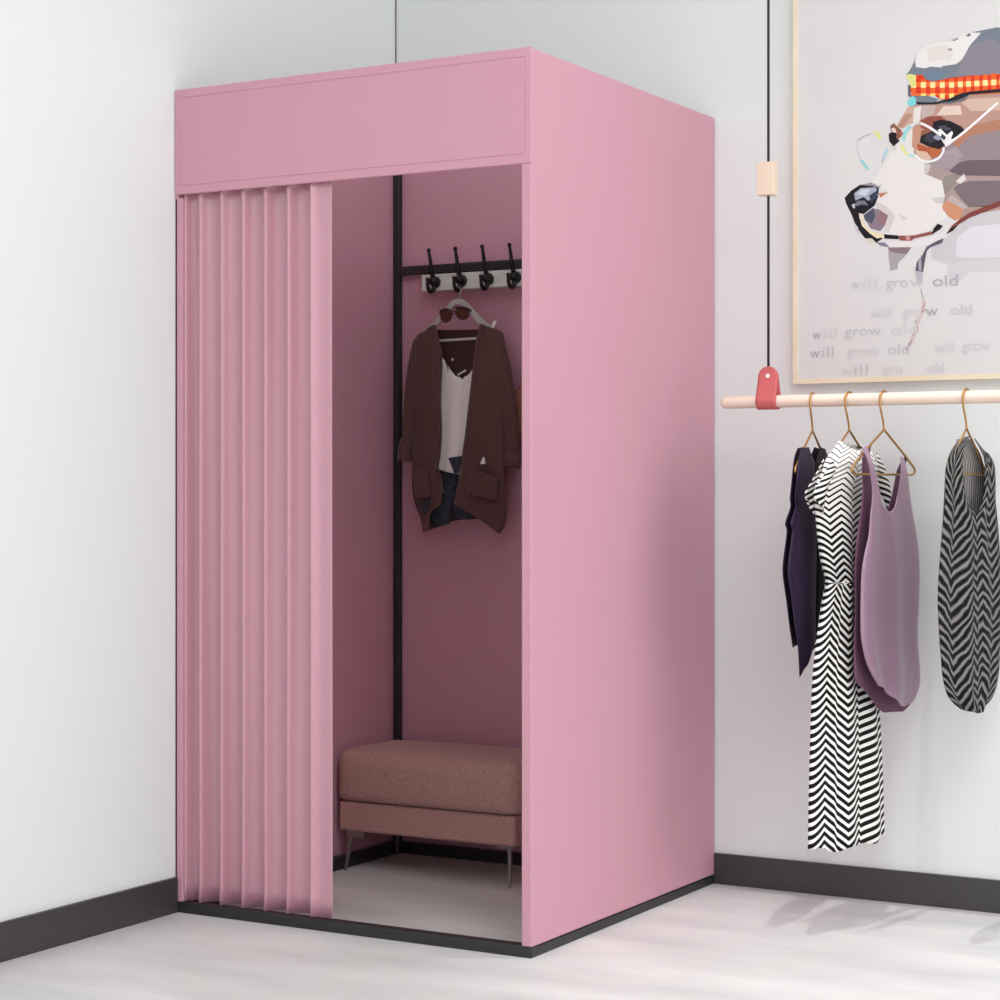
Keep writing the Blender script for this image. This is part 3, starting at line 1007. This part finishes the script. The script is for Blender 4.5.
sheet(bm, fk, Bk, 20, 56, lambda s, j, a, z: -.008 - .016 * math.sin(PI * s), uvf=lambda s, j, a, z: (0, s * 30))
obj('back', bm, M['pinstripe'], dk, smooth=True, solid=.0015)

# -------------------------------------------------------------- wall picture
PF = Frame(0, -.030, 0)
fx0, fx1 = 1.2215, 2.03
fz0, fz1 = PF.px(797, 384)[1], 2.42
pic = thing('framed_picture', 'large framed painting of a dog in a red plaid cap and glasses', 'picture', ((fx0 + fx1) / 2, -.015, fz0))
fw_ = .0125
for nm, a in (('frame', (fx0, fx0 + fw_, fz0, fz1)), ('frame', (fx1 - fw_, fx1, fz0, fz1)), ('frame', (fx0 + fw_, fx1 - fw_, fz0, fz0 + fw_ * .85)), ('frame', (fx0 + fw_, fx1 - fw_, fz1 - fw_, fz1))):
    pass
bm = B()
o_ = [(fx0, fz0), (fx1, fz0), (fx1, fz1), (fx0, fz1)]
i_ = [(fx0 + fw_, fz0 + fw_), (fx1 - fw_, fz0 + fw_), (fx1 - fw_, fz1 - fw_), (fx0 + fw_, fz1 - fw_)]
vo = [[bm.verts.new((x, y, z)) for x, z in o_] for y in (-.032, .003)]
vi = [[bm.verts.new((x, y, z)) for x, z in i_] for y in (-.032, -.026)]
for k in range(4):
    q = (k + 1) % 4
    bm.faces.new((vo[0][k], vo[0][q], vi[0][q], vi[0][k]))
    bm.faces.new((vo[0][k], vo[1][k], vo[1][q], vo[0][q]))
    bm.faces.new((vi[0][k], vi[0][q], vi[1][q], vi[1][k]))
bm.faces.new(vo[1])
bm.faces.new(vi[1])
obj('frame', bm, M['frame'], pic)

# the painting: thin layers of paint on the canvas
CYF = Frame(0, -.0275, 0)
pmats = [M['canvas']]
pidx = {}


def pc(c):
    if c not in pidx:
        m = mat('paint_%d' % len(pmats), tuple(x * .965 for x in c), .65, .25)
        pidx[c] = len(pmats)
        pmats.append(m)
    return pidx[c]


pbm = B()
box(pbm, fx0 + fw_, fx1 - fw_, -.0275, -.0262, fz0 + fw_, fz1 - fw_)
layer = [0]


def paint(pts, c):
    layer[0] += 1
    h = .00001 * layer[0]
    vs = [pbm.verts.new(CYF.pt(*CYF.px(u, v), h)) for u, v in pts]
    f = pbm.faces.new(vs)
    f.material_index = pc(c)
    f.normal_update()
    r = bmesh.ops.triangulate(pbm, faces=[f])
    for q in r['faces']: q.material_index = pc(c)


def A(*p): return [(830 + x / 7.143, 30 + y / 7.143) for x, y in p]
def Bz(*p): return [(830 + x / 7.143, 160 + y / 7.143) for x, y in p]


def stroke(pts, w, c, n=5):
    P = smoothpath(pts, n)
    Lf, Rt = [], []
    for i, p in enumerate(P):
        t = P[min(i + 1, len(P) - 1)] - P[max(i - 1, 0)]
        t = t / (np.linalg.norm(t) + 1e-9)
        nn = np.array([-t[1], t[0]]) * w / 2
        Lf.append(p + nn)
        Rt.append(p - nn)
    layer[0] += 1
    h = .00001 * layer[0]
    for i in range(len(P) - 1):
        f = pbm.faces.new([pbm.verts.new(CYF.pt(*CYF.px(*q), h)) for q in (Lf[i], Lf[i + 1], Rt[i + 1], Rt[i])])
        f.material_index = pc(c)


X = 1520
# head and neck masses
paint(A((600, 530), (760, 525), (1000, 460), (X, 430), (X, 1250), (1000, 1290), (880, 1330), (800, 1240), (820, 1180), (800, 1080), (690, 1040), (640, 950), (600, 880), (600, 700), (560, 640)), (172, 152, 148))
paint(Bz((720, 620), (820, 560), (920, 470), (1000, 400), (X, 250), (X, 720), (1000, 720), (850, 745), (725, 712)), (206, 203, 208))
paint(Bz((835, 745), (1000, 715), (X, 690), (1200, 800), (1000, 800), (900, 890), (845, 850)), (212, 209, 213))
paint(Bz((905, 560), (1000, 480), (X, 420), (X, 690), (1000, 700), (900, 690)), (222, 221, 227))
# forehead
paint(A((560, 545), (640, 540), (620, 640), (520, 705), (475, 690), (500, 640)), (205, 172, 156))
paint(A((540, 600), (590, 600), (520, 700), (480, 690)), (188, 142, 124))
paint(A((640, 540), (760, 530), (900, 510), (1000, 470), (X, 450), (X, 800), (1000, 690), (960, 700), (820, 640), (650, 640)), (190, 150, 138))
paint(A((640, 545), (760, 535), (740, 600), (660, 635)), (196, 178, 172))
paint(A((760, 610), (810, 545), (930, 540), (945, 605)), (228, 206, 194))
paint(A((940, 520), (1000, 490), (X, 470), (X, 560), (1010, 580)), (214, 184, 170))
paint(A((600, 560), (650, 540), (645, 650), (600, 690), (540, 730), (520, 900), (600, 905), (590, 700)), (230, 224, 220))
# eye
paint(A((590, 700), (650, 650), (740, 690), (740, 760), (700, 840), (630, 890), (585, 830)), (198, 148, 126))
paint(A((640, 650), (700, 618), (790, 615), (830, 640), (760, 680), (700, 720), (650, 700)), (150, 82, 72))
paint(A((650, 720), (735, 700), (735, 760), (650, 790)), (152, 96, 72))
paint(A((610, 860), (680, 845), (740, 905), (700, 935), (640, 920)), (220, 188, 166))
paint(A((620, 812), (700, 838), (800, 830), (790, 885), (740, 930), (690, 870), (630, 862)), (176, 92, 60))
paint(A((700, 850), (800, 835), (780, 890), (740, 930)), (190, 104, 66))
paint(A((735, 660), (790, 640), (860, 650), (940, 690), (965, 720), (890, 790), (820, 825), (780, 852), (700, 832), (640, 802), (650, 755), (735, 720)), (30, 26, 33))
paint(A((690, 740), (740, 735), (760, 790), (720, 810), (670, 790)), (58, 58, 74))
paint(A((760, 690), (820, 680), (870, 710), (830, 720)), (80, 76, 90))
paint(A((735, 770), (760, 745), (800, 775), (770, 790)), (150, 160, 180))
paint(A((770, 712), (790, 705), (835, 750), (870, 720), (880, 735), (865, 775), (895, 790), (870, 825), (830, 835), (800, 790)), (238, 238, 240))
paint(A((800, 740), (830, 765), (815, 790), (790, 765)), (60, 60, 70))
# cheek facets
paint(A((800, 860), (880, 800), (1000, 715), (X, 600), (X, 1000), (900, 1010), (830, 1000), (740, 965)), (152, 137, 142))
paint(A((880, 790), (1000, 690), (X, 560), (X, 640), (1000, 760), (900, 850)), (182, 128, 104))
paint(A((810, 870), (900, 830), (950, 900), (860, 960)), (172, 158, 160))
paint(Bz((850, 80), (920, 20), (1000, 0), (X, 0), (X, 120), (920, 110)), (112, 98, 104))
paint(Bz((700, 20), (750, -20), (880, -40), (930, 10), (860, 60), (760, 60)), (166, 152, 158))
paint(Bz((820, 120), (900, 95), (925, 130), (870, 200), (820, 252), (805, 160)), (150, 140, 135))
paint(Bz((880, 200), (930, 165), (1000, 150), (X, 140), (X, 345), (990, 335), (930, 270)), (126, 112, 118))
paint(Bz((900, 150), (960, 98), (972, 140), (930, 172)), (226, 220, 220))
paint(Bz((830, 290), (870, 250), (990, 340), (945, 352)), (188, 178, 174))
paint(Bz((945, 350), (1000, 335), (X, 330), (X, 300), (1000, 395), (930, 420)), (176, 150, 140))
paint(Bz((800, 320), (840, 288), (950, 350), (930, 420), (890, 432), (810, 380)), (208, 146, 114))
# white muzzle
paint(Bz((300, 160), (400, 20), (470, -110), (540, -160), (600, -30), (680, 0), (680, 100), (800, 150), (820, 255), (800, 345), (845, 405), (760, 455), (700, 505), (600, 545), (560, 545), (400, 525), (400, 380), (330, 335), (330, 285), (420, 232), (360, 190)), (232, 229, 227))
paint(Bz((680, 0), (720, 40), (700, 100), (672, 90)), (204, 198, 198))
paint(Bz((720, 275), (800, 262), (820, 262), (805, 310), (760, 310)), (210, 206, 205))
paint(Bz((330, 290), (400, 330), (470, 400), (420, 520), (400, 520), (395, 385), (330, 335)), (214, 208, 206))
paint(Bz((480, 380), (560, 420), (520, 430)), (214, 211, 210))
# nose and mouth
paint(Bz((105, 270), (150, 220), (210, 180), (290, 165), (350, 190), (345, 260), (320, 325), (260, 372), (222, 400), (232, 470), (330, 545), (380, 560), (330, 592), (250, 560), (190, 480), (150, 380), (115, 310)), (24, 23, 32))
paint(Bz((230, 180), (290, 160), (350, 188), (370, 165), (352, 200), (300, 185)), (150, 148, 156))
paint(Bz((172, 240), (220, 200), (330, 195), (342, 250), (275, 292), (240, 265), (182, 290)), (168, 174, 192))
paint(Bz((190, 245), (225, 212), (290, 205), (260, 255)), (206, 212, 226))
paint(Bz((280, 255), (340, 215), (335, 265), (295, 310)), (58, 66, 92))
paint(Bz((165, 325), (200, 290), (250, 290), (275, 325), (225, 318), (190, 330)), (120, 122, 138))
paint(Bz((155, 318), (175, 312), (180, 345), (165, 345)), (200, 200, 210))
paint(Bz((300, 345), (345, 350), (415, 395), (390, 470), (360, 508), (290, 490), (250, 420)), (140, 126, 138))
paint(Bz((240, 395), (310, 342), (325, 400), (300, 455), (250, 430)), (82, 88, 106))
paint(Bz((355, 362), (415, 400), (388, 478), (340, 440)), (150, 116, 122))
paint(Bz((345, 238), (415, 230), (362, 270)), (192, 130, 92))
paint(Bz((205, 380), (235, 385), (240, 450), (285, 505), (340, 525), (385, 525), (392, 552), (335, 560), (285, 525), (228, 470)), (238, 226, 188))
paint(Bz((208, 385), (232, 388), (232, 420), (212, 420)), (238, 214, 204))
paint(Bz((160, 430), (200, 480), (215, 540), (180, 500)), (206, 206, 216))
paint(Bz((245, 560), (300, 560), (330, 590), (290, 600)), (214, 210, 196))
paint(Bz((330, 588), (390, 590), (430, 625), (360, 612)), (128, 128, 142))
paint(Bz((400, 575), (600, 580), (735, 540), (835, 530), (720, 605), (590, 622), (425, 626)), (230, 227, 227))
paint(Bz((385, 530), (490, 540), (492, 566), (390, 562)), (20, 16, 18))
paint(Bz((488, 542), (600, 538), (730, 508), (742, 530), (600, 562), (580, 578), (500, 576)), (150, 84, 82))
paint(Bz((540, 545), (570, 540), (572, 575), (545, 572)), (214, 150, 146))
paint(Bz((738, 492), (770, 455), (808, 470), (792, 492), (730, 532)), (26, 20, 22))
paint(Bz((830, 530), (870, 470), (930, 420), (1000, 375), (X, 170), (X, 215), (1000, 412), (920, 462), (870, 512)), (128, 66, 60))
paint(Bz((832, 528), (860, 490), (920, 460), (880, 505)), (48, 32, 36))
paint(Bz((415, 625), (582, 622), (535, 690), (490, 730), (482, 780), (432, 790), (420, 700)), (172, 167, 171))
paint(Bz((415, 625), (582, 622), (550, 672), (490, 668), (430, 655)), (138, 120, 126))
paint(Bz((690, 620), (760, 580), (812, 560), (802, 592), (720, 622), (692, 650), (665, 800), (610, 790), (620, 730), (660, 680)), (92, 92, 106))
paint(Bz((630, 730), (650, 690), (655, 790), (635, 790)), (170, 168, 178))
paint(Bz((608, 790), (667, 800), (655, 890), (620, 885)), (188, 186, 194))
stroke([(921, 289), (922, 295), (924, 299)], 1.2, (186, 178, 184))
stroke([(924, 300), (923, 310), (917, 325), (914, 336), (907, 349)], 3.4, (214, 198, 198))
stroke([(925, 302), (922, 312), (926, 309)], .9, (190, 152, 156))
stroke([(915, 320), (918, 330), (912, 336)], .9, (192, 158, 160))
stroke([(912, 340), (909, 346), (906, 350)], 1.2, (172, 150, 154))
# cap
paint(A((540, 322), (570, 290), (600, 230), (625, 168), (700, 130), (800, 90), (900, 58), (980, 40), (1000, 20), (1200, -20), (1400, 60), (X, 200), (X, 340), (1000, 350), (820, 355), (700, 372), (620, 322)), (122, 130, 142))
paint(A((940, 215), (1000, 110), (1150, 60), (X, 300), (1000, 340), (900, 320)), (138, 134, 146))
paint(A((625, 170), (640, 150), (700, 110), (790, 92), (900, 62), (1000, 18), (1080, 20), (1000, 110), (970, 165), (940, 215), (900, 245), (800, 258), (800, 268), (720, 262), (680, 274), (615, 265), (608, 220)), (234, 231, 229))
paint(A((695, 130), (820, 105), (885, 150), (860, 212), (780, 215), (700, 225)), (226, 219, 214))
paint(A((840, 135), (870, 130), (872, 145), (850, 150)), (150, 150, 156))
paint(A((870, 75), (915, 58), (918, 66), (885, 82)), (140, 142, 150))
paint(A((970, 40), (1000, 20), (1010, 40), (985, 48)), (120, 120, 128))
paint(A((560, 460), (610, 460), (700, 470), (780, 495), (740, 525), (620, 528), (560, 470)), (120, 128, 140))
paint(A((590, 345), (610, 322), (665, 322), (680, 352), (740, 368), (860, 342), (1000, 326), (X, 300), (X, 430), (1000, 455), (900, 490), (790, 498), (750, 470), (700, 468), (600, 472), (572, 440), (576, 392)), (222, 56, 28))
for i, cxp in enumerate((598, 668, 735, 803, 870, 932, 990, 1050, 1110, 1170, 1230, 1290, 1350)):
    lo = 470 if cxp < 780 else 488 - max(0, cxp - 880) * .22
    tp = 352 if cxp < 700 else 366 - max(0, cxp - 740) * .13
    paint(A((cxp - 17, tp), (cxp + 17, tp), (cxp + 17, lo), (cxp - 17, lo)), (240, 104, 44))
for y0_, y1_ in ((372, 408), (454, 470)):
    paint(A((600, y0_), (1000, y0_ - 4), (X, y0_ - 30), (X, y1_ - 30), (1000, y1_ - 6), (600, y1_)), (240, 112, 48))
for i, cxp in enumerate((598, 668, 735, 803, 870, 932, 990, 1050, 1110, 1170, 1230, 1290)):
    dy = -max(0, cxp - 870) * .06
    paint(A((cxp - 18, 373 + dy), (cxp + 18, 373 + dy), (cxp + 18, 413 + dy), (cxp - 18, 413 + dy)), (252, 232, 164))
    if 640 < cxp < 900: paint(A((cxp - 18, 455), (cxp + 18, 453), (cxp + 18, 470 if cxp < 780 else 490), (cxp - 18, 472 if cxp < 780 else 492)), (250, 222, 134))
paint(A((668, 322), (700, 296), (822, 294), (800, 352), (720, 366), (682, 346)), (112, 134, 152))
paint(A((620, 515), (740, 518), (860, 488), (905, 465), (940, 452), (1000, 440), (X, 395), (X, 425), (1000, 462), (900, 508), (760, 532), (620, 532)), (36, 34, 40))
paint(A((760, 525), (900, 505), (990, 470), (960, 505), (860, 528)), (112, 112, 120))
paint(A((540, 322), (575, 314), (617, 324), (612, 400), (582, 416), (566, 362)), (226, 226, 140))
paint(A((554, 512), (590, 470), (617, 490), (612, 536), (572, 547), (554, 530)), (126, 216, 222))
paint(A((558, 390), (576, 396), (576, 470), (560, 476)), (92, 92, 102))
# ear beyond
paint(A((1250, 400), (1400, 380), (1500, 500), (1540, 800), (1480, 1000), (1380, 900), (1290, 650)), (96, 70, 62))
# glasses
def az(*p): return A(*p)
stroke(az((640, 660), (570, 690), (530, 760), (530, 830), (570, 890), (630, 915)), 2.6, (224, 224, 222))
stroke(az((575, 685), (535, 740), (528, 790)), 3.0, (150, 220, 222))
stroke(az((512, 820), (530, 865), (560, 890)), 3.0, (232, 232, 150))
stroke(az((560, 890), (600, 905)), 2.2, (180, 226, 228))
stroke(az((610, 890), (650, 930), (710, 940), (770, 920), (805, 880), (815, 840)), 2.2, (244, 242, 242))
stroke(az((645, 664), (700, 690), (750, 722), (790, 752)), 2.6, (246, 244, 244))
stroke(az((870, 795), (920, 760), (1000, 695), (1200, 520)), 2.4, (248, 246, 246))
paint(az((430, 690), (455, 665), (480, 690), (512, 715), (510, 760), (475, 790), (445, 750)), (140, 92, 76))
paint(az((440, 700), (465, 700), (478, 735), (450, 745)), (228, 206, 196))
paint(az((420, 742), (445, 730), (475, 735), (475, 775), (500, 790), (455, 832), (425, 795)), (30, 22, 28))
paint(az((500, 720), (525, 735), (505, 770)), (186, 90, 70))
stroke(az((198, 792), (240, 762), (296, 740)), .9, (188, 178, 182))
stroke(az((200, 790), (198, 860), (225, 930), (262, 985)), .7, (206, 202, 206))
paint(az((310, 725), (345, 725), (375, 775), (350, 782)), (228, 228, 158))
stroke(az((225, 930), (250, 965), (272, 995)), 2.2, (140, 216, 216))
stroke(az((410, 845), (398, 880), (385, 915)), 2.2, (166, 214, 222))
stroke(az((385, 915), (372, 945)), .9, (170, 162, 170))
stroke(az((455, 860), (475, 835)), .9, (220, 190, 190))

# stencilled lettering
layer[0] += 1


def word(txt, u0, u1, vb, hpx, c):
    cu = bpy.data.curves.new('w', 'FONT')
    cu.body = txt
    cu.resolution_u = 3
    to = bpy.data.objects.new('w', cu)
    COL.objects.link(to)
    dg = bpy.context.evaluated_depsgraph_get()
    me = bpy.data.meshes.new_from_object(to.evaluated_get(dg))
    bpy.data.objects.remove(to)
    co = [v.co.copy() for v in me.vertices]
    xs = [q.x for q in co]
    mn, mx = min(xs), max(xs)
    a0_, zb_ = CYF.px(u0, vb)
    a1_, _ = CYF.px(u1, vb)
    _, ztop = CYF.px(u0, vb - hpx)
    h = .00001 * layer[0]
    vs = [pbm.verts.new(CYF.pt(a0_ + (q.x - mn) / (mx - mn) * (a1_ - a0_), zb_ + q.y / .73 * (ztop - zb_), h)) for q in co]
    for p in me.polygons:
        try:
            f = pbm.faces.new([vs[i] for i in p.vertices])
            f.material_index = pc(c)
        except ValueError: pass
    bpy.data.meshes.remove(me)


T1, T2, T3 = (216, 214, 215), (205, 203, 206), (180, 178, 188)
word('w', 852, 860, 289.5, 11, T2)
word('ill', 863, 877, 289, 11, T1)
word('gro', 886, 908, 288, 11, T2)
word('w', 910, 924, 287, 11, T2)
word('old', 933, 958, 286.5, 11.5, T3)
word('will', 871, 892, 318, 11, T1)
word('gro', 903, 921, 317, 11, T1)
word('w', 926, 938, 316, 11, T3)
word('old', 951, 972, 315, 11, T2)
word('w', 813, 821, 339.5, 11, T3)
word('ill', 824, 837, 338.5, 11, T1)
word('grow', 845, 881, 336.5, 11, T2)
word('old', 892, 917, 334.5, 11, T1)
word('w', 810, 820, 358, 11, T3)
word('ill', 822, 834, 357.5, 11.5, T2)
word('grow', 847, 880, 356, 11, T1)
word('old', 888, 909, 354.5, 11, T2)
word('will', 935, 954, 353, 11, T1)
word('grow', 962, 992, 351, 11, T1)
word('w', 842, 852, 376, 11, (216, 213, 214))
word('ill', 854, 868, 375, 11.5, T2)
word('gro', 883, 903, 374, 11, T1)
word('old', 928, 944, 373, 11, (214, 211, 213))
obj('painting', pbm, pmats, pic, weld=False)

# ------------------------------------------------------------------- lights
w = bpy.data.worlds.new('world')
S.world = w
w.use_nodes = True
w.node_tree.nodes['Background'].inputs['Color'].default_value = (.985, 1, .995, 1)
w.node_tree.nodes['Background'].inputs['Strength'].default_value = 1.35


def area(name, loc, target, sx, sy, power, col=(1, 1, 1)):
    l = bpy.data.lights.new(name, 'AREA')
    l.shape = 'RECTANGLE'
    l.size, l.size_y = sx, sy
    l.energy = power
    l.color = col
    o = bpy.data.objects.new(name, l)
    COL.objects.link(o)
    o.location = loc
    o.rotation_euler = (Vector(target) - Vector(loc)).to_track_quat('-Z', 'Y').to_euler()
    return o


# added fill from the right hand side to brighten the curtain crests
area('side_fill_light', (5.8, -1.5, 1.5), (.9, -.9, 1.2), 1.8, 2.2, 29)
# ceiling light panels over the open floor and a small downlight over the clothes rail
area('ceiling_panel_light', (3.4, -3.4, CEIL - .02), (3.4, -3.4, 0), 1.6, 1.6, 57)
area('ceiling_panel_light', (1.9, -1.7, CEIL - .02), (1.9, -1.7, 0), 1.6, 1.6, 12.5)
sl = bpy.data.lights.new('downlight', 'SPOT')
sl.energy = 90
sl.spot_size = math.radians(38)
sl.spot_blend = .7
sl.shadow_soft_size = .02
so = bpy.data.objects.new('downlight', sl)
COL.objects.link(so)
so.location = (1.57, -.66, CEIL - .03)

S.view_settings.view_transform = 'Standard'
S.view_settings.look = 'None'
S.view_settings.exposure = 0
S.view_settings.gamma = 1
S.view_settings.use_curve_mapping = False
S.cycles.max_bounces = 10
S.cycles.diffuse_bounces = 6
